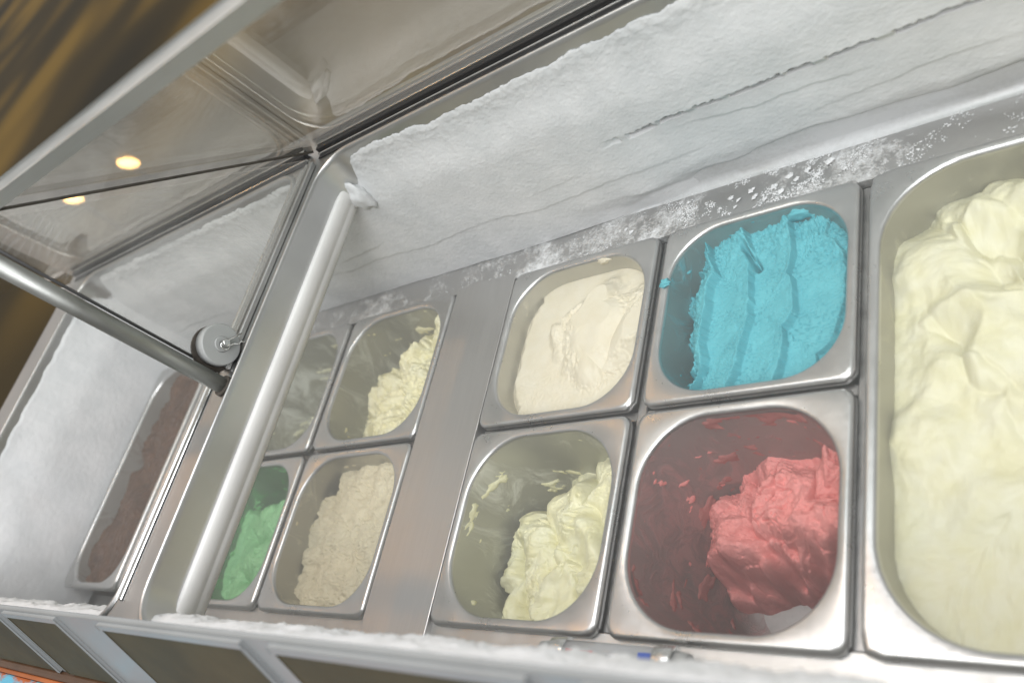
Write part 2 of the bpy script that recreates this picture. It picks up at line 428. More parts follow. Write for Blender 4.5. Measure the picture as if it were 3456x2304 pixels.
cl = [c0 - dd * 0.004 + nn * 0.0005, c0 + dd * 0.018 + nn * 0.0028]
tube('retaining_clip', cl, 0.0006, M['bright'], disc, 8)
cl = [c0 + nn * 0.0005 - dd * 0.004] + [c0 - dd * 0.0042 * math.cos(q) - nn * 0.0045 * math.sin(q) - nn * 0.0006 for q in np.linspace(0.3, 2.6, 8)] + [c0 + dd * 0.0075 - nn * 0.0028, c0 + dd * 0.0115 - nn * 0.0045, c0 + dd * 0.0145 - nn * 0.0032, c0 + dd * 0.0185 - nn * 0.0055]
tube('retaining_clip', cl, 0.0006, M['bright'], disc, 8)

# label holder strip with dark windows leaning out below the near rim
ad = Vector((0, -math.cos(math.radians(67)), -math.sin(math.radians(67)))); an = Vector((0, -math.sin(math.radians(67)), math.cos(math.radians(67))))
a0 = Vector((0, -0.0625, 0.2095))
M['strip'] = plain('grey_strip_plastic', (0.30, 0.31, 0.31), 0.35, var=0.12, nscale=14)
def smoked():
    t = NT('smoked_window')
    t.set(Specular_IOR_Level=0.15)
    n = t.noise(14, 5, 0.65)
    t.set(Base_Color=t.mixc(t.ramp(n, [(0.3, 0.0), (0.75, 1.0)]), (0.060, 0.055, 0.038), (0.10, 0.085, 0.05)), Roughness=0.6)
    t.bump(t.noise(500, 3), 0.15, 0.0006)
    return t.m
M['smoked'] = smoked()
def lean(name, x0, x1, s0, s1, t0, t1, mat, bev=0.0, parent=None):
    bm = bmesh.new(); bmesh.ops.create_cube(bm, size=1.0)
    for v in bm.verts:
        a, b, c = v.co + Vector((0.5, 0.5, 0.5))
        v.co = a0 + Vector((x0 + (x1 - x0) * a, 0, 0)) + ad * (s0 + (s1 - s0) * b) + an * (t0 + (t1 - t0) * c)
    if bev: bmesh.ops.bevel(bm, geom=bm.edges[:], offset=bev, segments=2, profile=0.5, affect='EDGES')
    return kid(frombm(name, bm, mat, cab))
lean('strip_backing', -0.86, 0.70, 0.0, 0.080, -0.006, -0.002, M['strip'], 0.001)
wins = [(-0.60, -0.455), (-0.432, -0.331), (-0.2555, -0.0825), (-0.052, 0.118), (0.148, 0.32)]
for x0, x1 in wins:
    lean('strip_window', x0, x1, 0.005, 0.078, -0.0019, 0.0002, M['smoked'], 0.0006)
    lean('window_edge', x0 - 0.002, x1 + 0.002, 0.001, 0.0048, -0.0019, 0.0010, M['strip'], 0.0006)
    lean('window_edge', x1 + 0.0003, x1 + 0.003, 0.005, 0.078, -0.0019, 0.0010, M['strip'], 0.0006)
def paint():
    t = NT('worn_painted_wood')
    n = t.noise(9, 6, 0.7, t.coord((1, 2.5, 1))); n2 = t.noise(40, 4, 0.6, t.coord((1, 6, 1)))
    f = t.ramp(t.math('ADD', t.math('MULTIPLY', n, 0.7), t.math('MULTIPLY', n2, 0.3)), [(0.46, 0.0), (0.52, 1.0)])
    t.set(Base_Color=t.mixc(f, (0.42, 0.11, 0.03), (0.12, 0.42, 0.58)), Roughness=0.5)
    t.bump(n2, 0.3, 0.002)
    return t.m
M['paint'] = paint()
M['orange'] = plain('orange_painted_wood', (0.42, 0.12, 0.03), 0.45, var=0.3, nscale=25)
M['brown'] = plain('dark_brown_wood', (0.10, 0.05, 0.025), 0.4, var=0.3)
kid(box('counter_edge', (-1.2, -0.1005, 0.05), (0.70, -0.092, 0.136), M['brown'], cab, 0.003))
kid(box('counter_edge', (-1.2, -0.1045, 0.05), (0.70, -0.1007, 0.133), M['orange'], cab, 0.001))
kid(box('counter_board', (-1.2, -0.34, 0.11), (0.70, -0.1047, 0.131), M['paint'], cab, 0.002))

# ---------------------------------------------------------------- pans
def rr_map(u, v, a, b, r):
    """map the unit square (u,v in [-1,1]) onto a rounded rectangle with half sizes a, b (arrays allowed)"""
    rad = np.maximum(np.maximum(np.abs(u), np.abs(v)), 1e-9)
    px, py = u / rad, v / rad
    a = np.broadcast_to(a, u.shape); b = np.broadcast_to(b, u.shape)
    X = px * a; Y = py * b
    cx = np.sign(px) * (a - r); cy = np.sign(py) * (b - r)
    dx, dy = X - cx, Y - cy
    corner = (np.abs(X) > a - r) & (np.abs(Y) > b - r)
    ln = np.sqrt(dx * dx + dy * dy) + 1e-12
    X = np.where(corner, cx + dx / ln * r, X); Y = np.where(corner, cy + dy / ln * r, Y)
    return X * rad, Y * rad
NB = 24
def rr_ring(a, b, r, z):
    t = np.concatenate([np.linspace(-1, 1, NB, endpoint=False)])
    u = np.concatenate([t, np.ones(NB), -t, -np.ones(NB)]); v = np.concatenate([-np.ones(NB), t, np.ones(NB), -t])
    x, y = rr_map(u, v, a, b, r)
    return np.stack([x, y, np.full_like(x, z)], 1)
DRAFT = 0.085
FL = 0.0085
RC = 0.046
def pan(cx0, cx1, cy0, cy1, depth, basin_mat, label, tilt=(0, 0), rc=RC, group='steel ice cream pans in the cabinet', z=0.0):
    hx, hy = (cx1 - cx0) / 2, (cy1 - cy0) / 2
    root = empty('steel_pan', ((cx0 + cx1) / 2, (cy0 + cy1) / 2, z), label, 'pan', group)
    root.rotation_euler = (tilt[0], tilt[1], 0)
    a, b = hx - FL, hy - FL
    ro = 0.009
    rings = [rr_ring(hx - 0.0006, hy - 0.0006, ro, -0.0072), rr_ring(hx, hy, ro, -0.0066), rr_ring(hx, hy, ro, -0.0030), rr_ring(hx - 0.0007, hy - 0.0007, ro, -0.0012), rr_ring(hx - 0.0020, hy - 0.0020, ro, -0.0002), rr_ring(hx - 0.0034, hy - 0.0034, ro, 0.0),
             rr_ring(a + 0.0028, b + 0.0028, rc + 0.0028, -0.0006), rr_ring(a + 0.0014, b + 0.0014, rc + 0.0014, -0.0009), rr_ring(a + 0.0004, b + 0.0004, rc, -0.0020), rr_ring(a, b, rc, -0.0040)]
    def strip(name, rings, mat, cap=False):
        n = len(rings[0]); V = np.concatenate(rings); F = []
        for i in range(len(rings) - 1):
            for k in range(n): F.append((i * n + k, i * n + (k + 1) % n, (i + 1) * n + (k + 1) % n, (i + 1) * n + k))
        if cap: F.append(tuple((len(rings) - 1) * n + k for k in range(n)))
        return mesh(name, V, F, mat, root, True)
    strip('flange', rings, M['pan'])
    wr = [rings[-1]]
    for z in np.linspace(-0.012, -depth + 0.016, 6):
        d = -(z + 0.004) * DRAFT; wr.append(rr_ring(a - d, b - d, rc - d * 0.6, z))
    d0 = (depth - 0.020) * DRAFT
    for k in range(1, 6):
        q = math.radians(90 * k / 5); e = 0.016 * (1 - math.cos(q)); wr.append(rr_ring(a - d0 - e, b - d0 - e, rc - d0 * 0.6 - e * 0.8, -depth + 0.016 - 0.016 * math.sin(q)))
    strip('basin', wr, basin_mat)
    n_ = len(wr[-1]); mesh('pan_floor', wr[-1], [tuple(range(n_))], M['panfloor'], root)
    return root, a, b, depth, rc

def fill(root_info, name, label, hfun, mat, n=220, group=None, cat='ice cream'):
    root, a, b, depth, rc = root_info
    g = np.linspace(-1, 1, n)
    u, v = np.meshgrid(g, g, indexing='ij')
    z = hfun(u, v)
    z = np.clip(z, -depth - 0.002, -0.0055)
    d = np.clip(-(z + 0.004) * DRAFT, 0, 1) - 0.0006
    x, y = rr_map(u, v, a - d, b - d, np.clip(rc - d * 0.6, 0.005, 1))
    P = np.stack([x, y, z], -1)
    keep = None
    low = (z <= -depth - 0.0015)
    if low.any():
        keep = ~(low[:-1, :-1] & low[1:, :-1] & low[1:, 1:] & low[:-1, 1:])
    o = grid_mesh(name, P, mat, None, keep)
    o.location = root.location; o.rotation_euler = root.rotation_euler
    tag(o, label, cat, group)
    return o

def wall_smear(info, ice, mat, seed, thr, fx=26, fz=60, zlo=-0.13, slant=0.5, th=0.0009):
    """ragged smears of ice cream stuck to the pan wall"""
    root, a, b, depth, rc = info
    K = 110
    t_ = np.linspace(-1, 1, K)
    u = np.concatenate([t_[::-1], -np.ones(K), t_])[None, :]; v = np.concatenate([-np.ones(K), t_, np.ones(K)])[None, :]   # near, left and rear walls
    z = np.linspace(-0.006, zlo, 110)[:, None]
    sarc = np.linspace(0, 3 * 2 * a, 3 * K)[None, :] + 0 * z
    zz = z + 0 * sarc
    q = sarc + slant * zz
    n = fbm(q * fx, zz * fz, 4, seed, 0.6) + 0.35 * perlin(q * 9, zz * 14, seed + 3) + 0.25 * fbm(q * 160, zz * 120, 2, seed + 5)
    t = th * sstep(thr, thr + 0.45, n) - 0.0005 + 0.0004 * sstep(thr - 0.02, thr + 0.02, n)
    d = -(zz + 0.004) * DRAFT
    x, y = rr_map(np.broadcast_to(u, zz.shape), np.broadcast_to(v, zz.shape), a - d - t, b - d - t, np.clip(rc - d * 0.6, 0.005, 1))
    on_ = n > thr - 0.06
    keep = on_[:-1, :-1] | on_[1:, :-1] | on_[1:, 1:] | on_[:-1, 1:]
    return grid_mesh('wall_smear', np.stack([x, y, zz], -1), mat, ice, keep)
def blob(name, P, r, mat, parent, seed=0, squash=0.6):
    bm = bmesh.new(); bmesh.ops.create_icosphere(bm, subdivisions=3, radius=1.0)
    for v in bm.verts:
        c = v.co
        k = 1 + 0.45 * float(perlin(c.x * 1.7 + seed, c.y * 1.7 + c.z * 1.3, seed)) + 0.22 * float(perlin(c.x * 5 + seed, c.y * 5 - c.z * 4, seed + 2))
        v.co = Vector((c.x * r[0] * k, c.y * r[1] * k, c.z * r[2] * k)) + Vector(P)
    return frombm(name, bm, mat, parent, True)

GC = 'ice cream in the pans'
# --- blue, rear row
c_blue = cream('blue_ice_cream', (0.135, 0.50, 0.56), (0.11, 0.44, 0.50), 0.55, 0.25, 0.16, 330, (1.0, 2.6, 1.0))
pB = pan(*COLS['D'], *ROWR, 0.15, basin('blue_smeared_steel', (0.12, 0.46, 0.52), 0.28, (0.07, 0.24, 0.26), thick=0.62), 'steel pan nearly full of turquoise ice cream, right of the vanilla pan', rc=0.044)
def h_blue(u, v):
    w = u + 0.16 * v * v - 0.06 * v + 0.03 * perlin(u * 2.5, v * 2.5, 1) + 0.012 * fbm(u * 9, v * 9, 2, 3)
    s = (w + 0.58) / 0.50
    fr = s - np.floor(s); k = np.floor(s)
    saw = np.where(fr < 0.93, (fr / 0.93) ** 1.8, (1 - fr) / 0.07)
    z = -0.0225 + 0.0085 * saw * np.where(k < 0, 0.8, np.where(k > 1, 0.55, 1.0)) + 0.003 * np.where(k < 0, 1.0, 0.0) * saw
    z += 0.0007 * fbm(u * 5, v * 5, 2, 2) + 0.004 * v
    rough = sstep(0.55, 0.95, v + 0.5 * sstep(0.35, 0.9, u) + 0.10 * perlin(u * 4, v * 4, 7)) + 0.8 * sstep(-0.55, -0.85, u + 0.06 * perlin(v * 5, u, 6))
    z += np.clip(rough, 0, 1) * (0.0030 * fbm(u * 8, v * 8, 3, 8) + 0.0012 * fbm(u * 22, v * 26, 2, 9))
    z -= 0.011 * sstep(-0.66, -1.0, u + 0.05 * perlin(v * 4, u, 4))
    gouge = np.exp(-(((u + 0.97) / 0.13) ** 2 + ((v + 0.42) / 0.20) ** 2)) + np.exp(-(((u + 0.95) / 0.10) ** 2 + ((v - 0.62) / 0.12) ** 2)) + 0.7 * np.exp(-(((u + 0.98) / 0.07) ** 2 + ((v - 0.1) / 0.10) ** 2))
    z -= 0.034 * np.clip(gouge + 0.25 * fbm(u * 7, v * 7, 3, 10) * (gouge > 0.08), 0, 1.2)
    pores = fbm(u * 20, v * 46, 2, 15)
    dens = 0.35 + 0.65 * sstep(-0.25, 0.3, fbm(u * 2.5, v * 2.5, 2, 16))
    z -= 0.0019 * sstep(0.22, 0.50, pores) * dens
    px, py = u + 0.14, v - 0.66
    t_ = (px * 0.5 - py * 0.87); dn = np.abs(px * 0.87 + py * 0.5)
    z -= 0.014 * np.exp(-(dn / 0.030) ** 2) * sstep(0.24, 0.16, np.abs(t_))
    return z
blue = fill(pB, 'blue_ice_cream', 'turquoise ice cream scraped into long scooped furrows', h_blue, c_blue, 380, GC)
rx, ry = pB[0].location.x, pB[0].location.y
blob('ice_cream_smear', (-0.074, 0.028, 0.0006), (0.0050, 0.0036, 0.0022), c_blue, blue, 3)
blob('ice_cream_smear', (0.030, 0.0722, -0.012), (0.0095, 0.0024, 0.0060), c_blue, blue, 6)
blob('ice_cream_smear', (0.041, 0.0712, -0.019), (0.0050, 0.0020, 0.0065), c_blue, blue, 8)

# --- vanilla, rear row
c_van = cream('vanilla_ice_cream', (0.77, 0.71, 0.56), (0.73, 0.66, 0.49), 0.42, 0.35, 0.10, 200)
pV = pan(*COLS['C'], *ROWR, 0.15, basin('vanilla_smeared_steel', (0.80, 0.75, 0.58), 0.10, (0.55, 0.52, 0.42), thick=0.35), 'steel pan full of smooth cream coloured ice cream, between spacer plate and turquoise pan', rc=0.046)
def h_van(u, v):
    z = -0.0200 + 0.0006 * fbm(u * 2, v * 2, 2, 21)
    wx = u + 0.20 * perlin(u * 1.5, v * 1.5, 22); wy = v + 0.20 * perlin(u * 1.5 + 5, v * 1.5, 23)
    m_ = sstep(1.0, 0.62, np.sqrt(((wx - 0.42) / 0.92) ** 2 + ((wy - 0.12) / 0.80) ** 2) + 0.04 * fbm(u * 6, v * 6, 2, 28))
    f1 = np.abs(np.sin(4.3 * (wx * 0.95 - 0.25 * wy) + 0.6)) ** 0.75
    f2 = 0.5 + 0.5 * np.sin(3.4 * wy + 1.2 * wx)
    z += m_ * (0.0045 + 0.0105 * f1 * (0.45 + 0.55 * f2) + 0.004 * f2 + 0.002 * perlin(u * 3, v * 3, 24))
    rough = sstep(0.25, 0.9, m_) * sstep(0.15, 0.45, perlin(u * 2.2, v * 2.2, 25) + 0.5 * sstep(0.55, 0.95, u))
    z += rough * 0.0014 * fbm(u * 16, v * 16, 2, 26)
    rim_ = np.exp(-((m_ - 0.25) / 0.2) ** 2) * sstep(0.1, -0.6, v)
    z += rim_ * 0.0012 * fbm(u * 20, v * 20, 2, 29)
    z -= 0.004 * sstep(-0.90, -1.0, u + 0.03 * perlin(v * 5, u, 27))
    return z
van = fill(pV, 'vanilla_ice_cream', 'smooth cream coloured ice cream with a wavy folded mound', h_van, c_van, 260, GC)
blob('ice_cream_smear', (0.022, 0.0735, -0.005), (0.0070, 0.0022, 0.0040), c_van, van, 31)

# --- pale yellow heap, near row
c_yel = cream('lemon_ice_cream', (0.84, 0.82, 0.58), (0.80, 0.76, 0.46), 0.38, 0.4, 0.22, 240)
pY = pan(*COLS['C'], *ROWN, 0.15, basin('lemon_smeared_steel', (0.70, 0.70, 0.60), 0.30, (0.42, 0.42, 0.33), (1, 1, 0.6), 20, 0.55), 'steel pan half emptied down its left side, pale yellow heap against the right', rc=0.05)
def torn(u, v, k, seed):
    """thin ragged cracks and pits of scooped ice cream"""
    wx = u + 0.10 * perlin(u * 3, v * 3, seed + 4); wy = v + 0.10 * perlin(u * 3 + 9, v * 3, seed + 5)
    r = 1 - np.abs(perlin(wx * k, wy * k * 1.4, seed))
    area_ = sstep(-0.1, 0.35, perlin(u * 2.2, v * 2.2, seed + 2))
    pits = sstep(0.30, 0.60, fbm(u * k * 3.2, v * k * 5, 2, seed + 7))
    return -sstep(0.90, 0.985, r) * area_ - 0.55 * pits * (0.3 + 0.7 * area_)
def folds(u, v, k, seed, sharp=0.7):
    wx = u + 0.24 * perlin(u * 1.7, v * 1.7, seed) + 0.05 * perlin(u * 4.5, v * 4.5, seed + 5); wy = v + 0.24 * perlin(u * 1.7 + 7, v * 1.7, seed + 1)
    return np.abs(np.sin(k * (wx * 0.8 + wy * 0.55))) ** sharp
def h_yel(u, v):
    left = -0.058 - 0.065 * sstep(0.25, 0.95, v) + 0.006 * fbm(v * 3, u * 0 + 1, 3, 33)
    right = -0.020 - 0.010 * sstep(0.5, 1.0, v)
    t = (u + 1) / 2
    z = left + (right - left) * (t ** 0.75)
    lump = sstep(0.0, 0.25, t)
    z += lump * (0.013 * (folds(u, v, 4.6, 34) - 0.55) + 0.006 * fbm(u * 3.0, v * 3.0, 2, 36))
    z += 0.0009 * fbm(u * 16, v * 16, 3, 37) * sstep(0.0, 0.5, fbm(u * 2, v * 2, 2, 38) + 0.1)
    z += 0.0022 * torn(u, v, 3.5, 40)
    ragged = t - 0.035 - 0.05 * fbm(v * 7, u * 3, 4, 39)
    r2 = sstep(-0.015, 0.02, ragged); z = z * r2 + (z - 0.02) * (1 - r2)
    return z
yel = fill(pY, 'lemon_ice_cream', 'pale yellow ice cream heap sloping up to the right pan wall', h_yel, c_yel, 260, GC)

# --- red / pink heap, near row
c_red = cream('strawberry_ice_cream', (0.88, 0.35, 0.32), (0.82, 0.29, 0.26), 0.6, 0.2, 0.34, 300)
pR = pan(*COLS['D'], *ROWN, 0.15, basin('strawberry_smeared_steel', (0.42, 0.23, 0.215), 0.38, (0.20, 0.135, 0.128), (1, 1, 0.8), 34, 0.88), 'steel pan with dark reddish smeared walls and a pink heap at the bottom', rc=0.05)
def h_red(u, v):
    t = (u + 1) / 2
    left = -0.096 - 0.004 * sstep(0.3, 1.0, v)
    z = left + (-0.050 - left) * t ** 0.7 - 0.004 * sstep(0.6, 1.0, v)
    z += 0.018 * (folds(u, v, 3.6, 43, 0.6) - 0.5) + 0.010 * fbm(u * 2.4, v * 2.4, 2, 45) + 0.0016 * fbm(u * 9, v * 9, 4, 46) + 0.0034 * torn(u, v, 4.0, 48)
    edge = v + 0.36 - 0.16 * t + 0.12 * fbm(u * 3.0, v * 3.0, 2, 47)
    k = sstep(-0.10, 0.42, edge) ** 0.8
    return z * k + (-0.155) * (1 - k)
red = fill(pR, 'strawberry_ice_cream', 'pink strawberry ice cream heap low in its reddened pan', h_red, c_red, 300, GC)

# --- big pan, custard yellow
c_cus = cream('custard_ice_cream', (0.73, 0.71, 0.53), (0.70, 0.67, 0.44), 0.45, 0.3, 0.08, 150)
pE = pan(*COLS['E'], 0.0, 0.3325, 0.15, basin('custard_smeared_steel', (0.60, 0.58, 0.42), 0.15, (0.40, 0.38, 0.28), thick=0.5), 'largest steel pan, full depth of the row, brimming with pale custard ice cream', rc=0.058)
def h_cus(u, v):
    z = -0.0245 + 0.0 * u
    n1 = fbm(u * 1.5, v * 2.0, 2, 51, 0.4, True)
    m_ = sstep(-0.95, -0.55, u + 0.75 * sstep(0.1, -0.7, v) * -1.0 + 0.15 * fbm(v * 3, u * 2, 3, 52))
    z += m_ * (0.004 - 0.013 * n1 + 0.006 * fbm(u * 1.8, v * 2.4, 2, 54))
    z += m_ * (0.0105 * (folds(u * 2.0, v * 2.5, 3.4, 151, 0.6) - 0.45) + 0.0055 * (folds(u * 3.4 + 3, v * 4.0, 3.1, 155, 0.8) - 0.5))
    for (cu, cv, r, h) in ((-0.80, 0.60, 0.17, 0.009), (-0.85, -0.22, 0.17, 0.010), (-0.70, 0.05, 0.12, 0.006), (-0.55, -0.50, 0.16, 0.006)):
        d2 = ((u - cu) / r) ** 2 + ((v - cv) / (r * 0.8)) ** 2 + 0.6 * fbm(u * 4.5, v * 4.5, 2, 56)
        z += h * np.exp(-np.clip(d2, 0, 9) ** 1.8 * 0.7)
    z += 0.0008 * fbm(u * 12, v * 14, 3, 58)
    z -= 0.016 * sstep(0.72, 1.0, v + 0.10 * fbm(u * 3, v * 2, 2, 59))
    return z
fill(pE, 'custard_ice_cream', 'pale custard yellow ice cream in rounded billowing lumps filling the large pan', h_cus, c_cus, 300, GC)

# --- left columns
c_but = cream('butter_ice_cream', (0.86, 0.82, 0.58), (0.80, 0.74, 0.44), 0.42, 0.35, 0.3, 240)
pT = pan(*COLS['B'], *ROWR, 0.15, basin('butter_smeared_steel', (0.66, 0.66, 0.56), 0.36, (0.34, 0.335, 0.26), (1, 1, 0.6), 26, 0.55), 'smeared steel pan with a yellow cream wedge, rear row left of spacer plate', rc=0.044)
def h_but(u, v):
    t = (u + 1) / 2
    left = -0.050 - 0.055 * sstep(0.3, 1.0, v)
    z = left + (-0.012 - left) * t ** 0.8
    z += sstep(0, 0.2, t) * (0.014 * (folds(u, v, 4.0, 61) - 0.5) + 0.010 * fbm(u * 3.0, v * 3.0, 3, 63)) + 0.0012 * fbm(u * 11, v * 11, 3, 64) + 0.0030 * torn(u, v, 4.0, 65)
    return z
but = fill(pT, 'butter_ice_cream', 'chunky yellow cream wedge leaning on the right side of its pan', h_but, c_but, 220, GC)

c_bei = cream('beige_ice_cream', (0.74, 0.67, 0.48), (0.68, 0.61, 0.43), 0.55, 0.25, 0.14, 200, (1, 2.6, 1))
pK = pan(*COLS['B'], *ROWN, 0.15, basin('beige_smeared_steel', (0.66, 0.62, 0.48), 0.25, (0.32, 0.30, 0.22), ns=26, thick=0.5), 'steel pan filled with rough beige ice cream, near row left of spacer plate', rc=0.044)
def h_bei(u, v):
    z = -0.022 + 0.006 * u + 0.004 * fbm(u * 2.2, v * 2.2, 4, 71)
    z += 0.0016 * fbm(u * 3, v * 7, 2, 72) - 0.0013 * sstep(0.2, 0.6, fbm(u * 12, v * 30, 2, 73))
    z += 0.0012 * torn(u, v * 1.6, 3.2, 75)
    ragged = u + 1.06 + 0.10 * fbm(v * 3, u * 2, 3, 74) - 0.30 * sstep(0.45, 0.98, v)
    r2 = sstep(-0.04, 0.05, ragged); z = z * r2 + (-0.062) * (1 - r2)
    return z
bei = fill(pK, 'beige_ice_cream', 'rough beige ice cream with fine scraped ridges', h_bei, c_bei, 240, GC)

c_grn = cream('mint_ice_cream', (0.30, 0.58, 0.30), (0.25, 0.52, 0.26), 0.45, 0.35, 0.10, 260)
pG = pan(*COLS['A'], *ROWN, 0.15, basin('mint_smeared_steel', (0.16, 0.42, 0.18), 0.30, (0.05, 0.15, 0.065), (1, 2, 1), 20, 0.7), 'steel pan of green ice cream half hidden under the white divider strip', rc=0.044)
def h_grn(u, v):
    t = (u + 1) / 2
    z = -0.046 + 0.032 * sstep(0.15, 0.95, t) - 0.03 * sstep(0.5, 0.95, v)
    s = v * 3.1 + 0.5 * u + 0.3 * fbm(u * 2, v * 2, 2, 81)
    z += 0.015 * (np.abs(np.sin(s * 1.6)) - 0.5) * sstep(0.95, 0.6, t) * sstep(0.1, 0.4, t)
    z += 0.003 * fbm(u * 3, v * 3, 2, 82) + 0.0008 * fbm(u * 16, v * 16, 2, 83) + 0.0009 * torn(u, v, 3.0, 84)
    return z
grn = fill(pG, 'mint_ice_cream', 'bright green ice cream with finger-like scoop marks', h_grn, c_grn, 220, GC)

pW = pan(*COLS['A'], *ROWR, 0.15, basin('white_smeared_steel', (0.72, 0.73, 0.66), 0.44, (0.34, 0.335, 0.26), (1, 1, 0.5), 20, 0.5), 'nearly empty steel pan with white streaks, behind the green pan', rc=0.044)
c_whi = cream('white_ice_cream', (0.80, 0.79, 0.64), (0.74, 0.72, 0.52), 0.45, 0.35, 0.3, 240)
def h_whi(u, v):
    t = (u + 1) / 2
    z = -0.085 + 0.045 * t + 0.014 * fbm(u * 3, v * 3, 4, 91) - 0.05 * sstep(0.0, 0.9, v)
    return z
whi = fill(pW, 'white_ice_cream', 'last whitish scrapings left in the streaked pan', h_whi, c_whi, 160, GC)

c_cho = cream('chocolate_ice_cream', (0.11, 0.055, 0.030), (0.07, 0.035, 0.02), 0.45, 0.3, 0.2, 160)
pC = pan(-0.789, -0.648, 0.000, 0.305, 0.15, basin('chocolate_smeared_steel', (0.12, 0.06, 0.035), 0.25, (0.22, 0.19, 0.16), thick=0.45), 'long steel pan of brown ice cream in the far well beyond the divider', rc=0.040, z=0.04)
def h_cho(u, v):
    z = -0.016 + 0.004 * u + 0.005 * fbm(u * 2, v * 4, 2, 101) + 0.008 * (folds(u, v * 2, 3.2, 102) - 0.5) + 0.0012 * fbm(u * 9, v * 18, 3, 104) + 0.0015 * torn(u, v * 2, 3.5, 105)
    z -= 0.012 * np.exp(-((v + 0.15 + 0.3 * u) / 0.10) ** 2)
    return z
fill(pC, 'chocolate_ice_cream', 'dark brown chocolate ice cream in the far well', h_cho, c_cho, 220, GC)
pan(-0.642, -0.594, 0.000, 0.305, 0.15, M['pan'], 'narrow steel pan beside the brown one, mostly hidden behind the divider', rc=0.012, z=0.04)

c_rsm = cream('strawberry_smear', (0.50, 0.20, 0.18), (0.36, 0.14, 0.125), 0.5, 0.3, 0.2, 260)
wall_smear(pR, red, c_rsm, 301, 0.50, 22, 40)
wall_smear(pR, red, c_red, 311, 0.78, 30, 50)
wall_smear(pY, yel, c_yel, 321, 0.72, 24, 40, slant=0.8)
wall_smear(pT, but, c_but, 331, 0.66, 26, 40, slant=0.8)
wall_smear(pW, whi, c_whi, 341, 0.50, 22, 30, slant=1.0)
wall_smear(pK, bei, c_bei, 351, 0.78, 30, 60, zlo=-0.06)
wall_smear(pG, grn, c_grn, 361, 0.62, 24, 50, zlo=-0.08)
wall_smear(pB, blue, c_blue, 371, 0.74, 34, 60, zlo=-0.05)

# spacer plate between the two groups of pans
sp = empty('spacer_plate', (-0.2113, 0.16, -0.004), 'bare brushed steel spacer plate between two groups of pans', 'plate')
o = box('plate', (-0.0400, -0.176, 0.0005), (0.0400, 0.1770, 0.0022), M['brush'], sp, 0.0006, 2)
o = box('folded_edge', (-0.0400, -0.176, -0.010), (-0.0385, 0.1770, 0.0004), M['brush'], sp)
o = box('folded_edge', (0.0385, -0.176, -0.010), (0.0400, 0.1770, 0.0004), M['brush'], sp)

# ---------------------------------------------------------------- tube thermometer on the near ledge
th = empty('tube_thermometer', (0.010, -0.0125, -0.0075), 'clear tube thermometer with metal bands lying along the near ledge', 'thermometer')
M['tubeglass'] = plain('thermometer_tube', (0.62, 0.63, 0.64), 0.15, var=0.05, Transmission_Weight=0.25)
M['red'] = plain('red_print', (0.55, 0.05, 0.06), 0.4)
M['blue'] = plain('blue_print', (0.05, 0.12, 0.50), 0.4)
M['ink'] = plain('dark_print', (0.08, 0.10, 0.10), 0.5)
tube('tube', [(-0.040, 0, 0.0105), (0.042, 0, 0.0105)], 0.0084, M['tubeglass'], th, 24)
for x0, x1 in ((-0.045, -0.032), (0.036, 0.049)):
    tube('metal_band', [(x0, 0, 0.0105), (x0 + 0.001, 0, 0.0105), (x1 - 0.001, 0, 0.0105), (x1, 0, 0.0105)], [0.0096, 0.0102, 0.0102, 0.0096], M['bright'], th, 24)
tube('end_cap', [(-0.056, 0, 0.0105), (-0.0452, 0, 0.0105)], [0.0062, 0.0074], M['knob'], th, 20)
tube('end_cap', [(0.0492, 0, 0.0105), (0.058, 0, 0.0105)], [0.0074, 0.0060], M['knob'], th, 20)
def patch(name, x0, x1, a0_, a1_, mat):
    V = []; F = []
    k = 6
    for i in range(k + 1):
        a = math.radians(a0_ + (a1_ - a0_) * i / k)
        for x in (x0, x1): V.append((x, 0.0086 * math.cos(a), 0.0105 + 0.0086 * math.sin(a)))
    for i in range(k): F.append((2 * i, 2 * i + 1, 2 * i + 3, 2 * i + 2))
    mesh(name, V, F, mat, th, True)
patch('red_scale', -0.030, -0.008, 80, 100, M['red'])
patch('blue_scale', 0.026, 0.035, 70, 125, M['blue'])
for i in range(9): patch('scale_mark', 0.000 + i * 0.0026, 0.0010 + i * 0.0026, 92, 104, M['ink'])

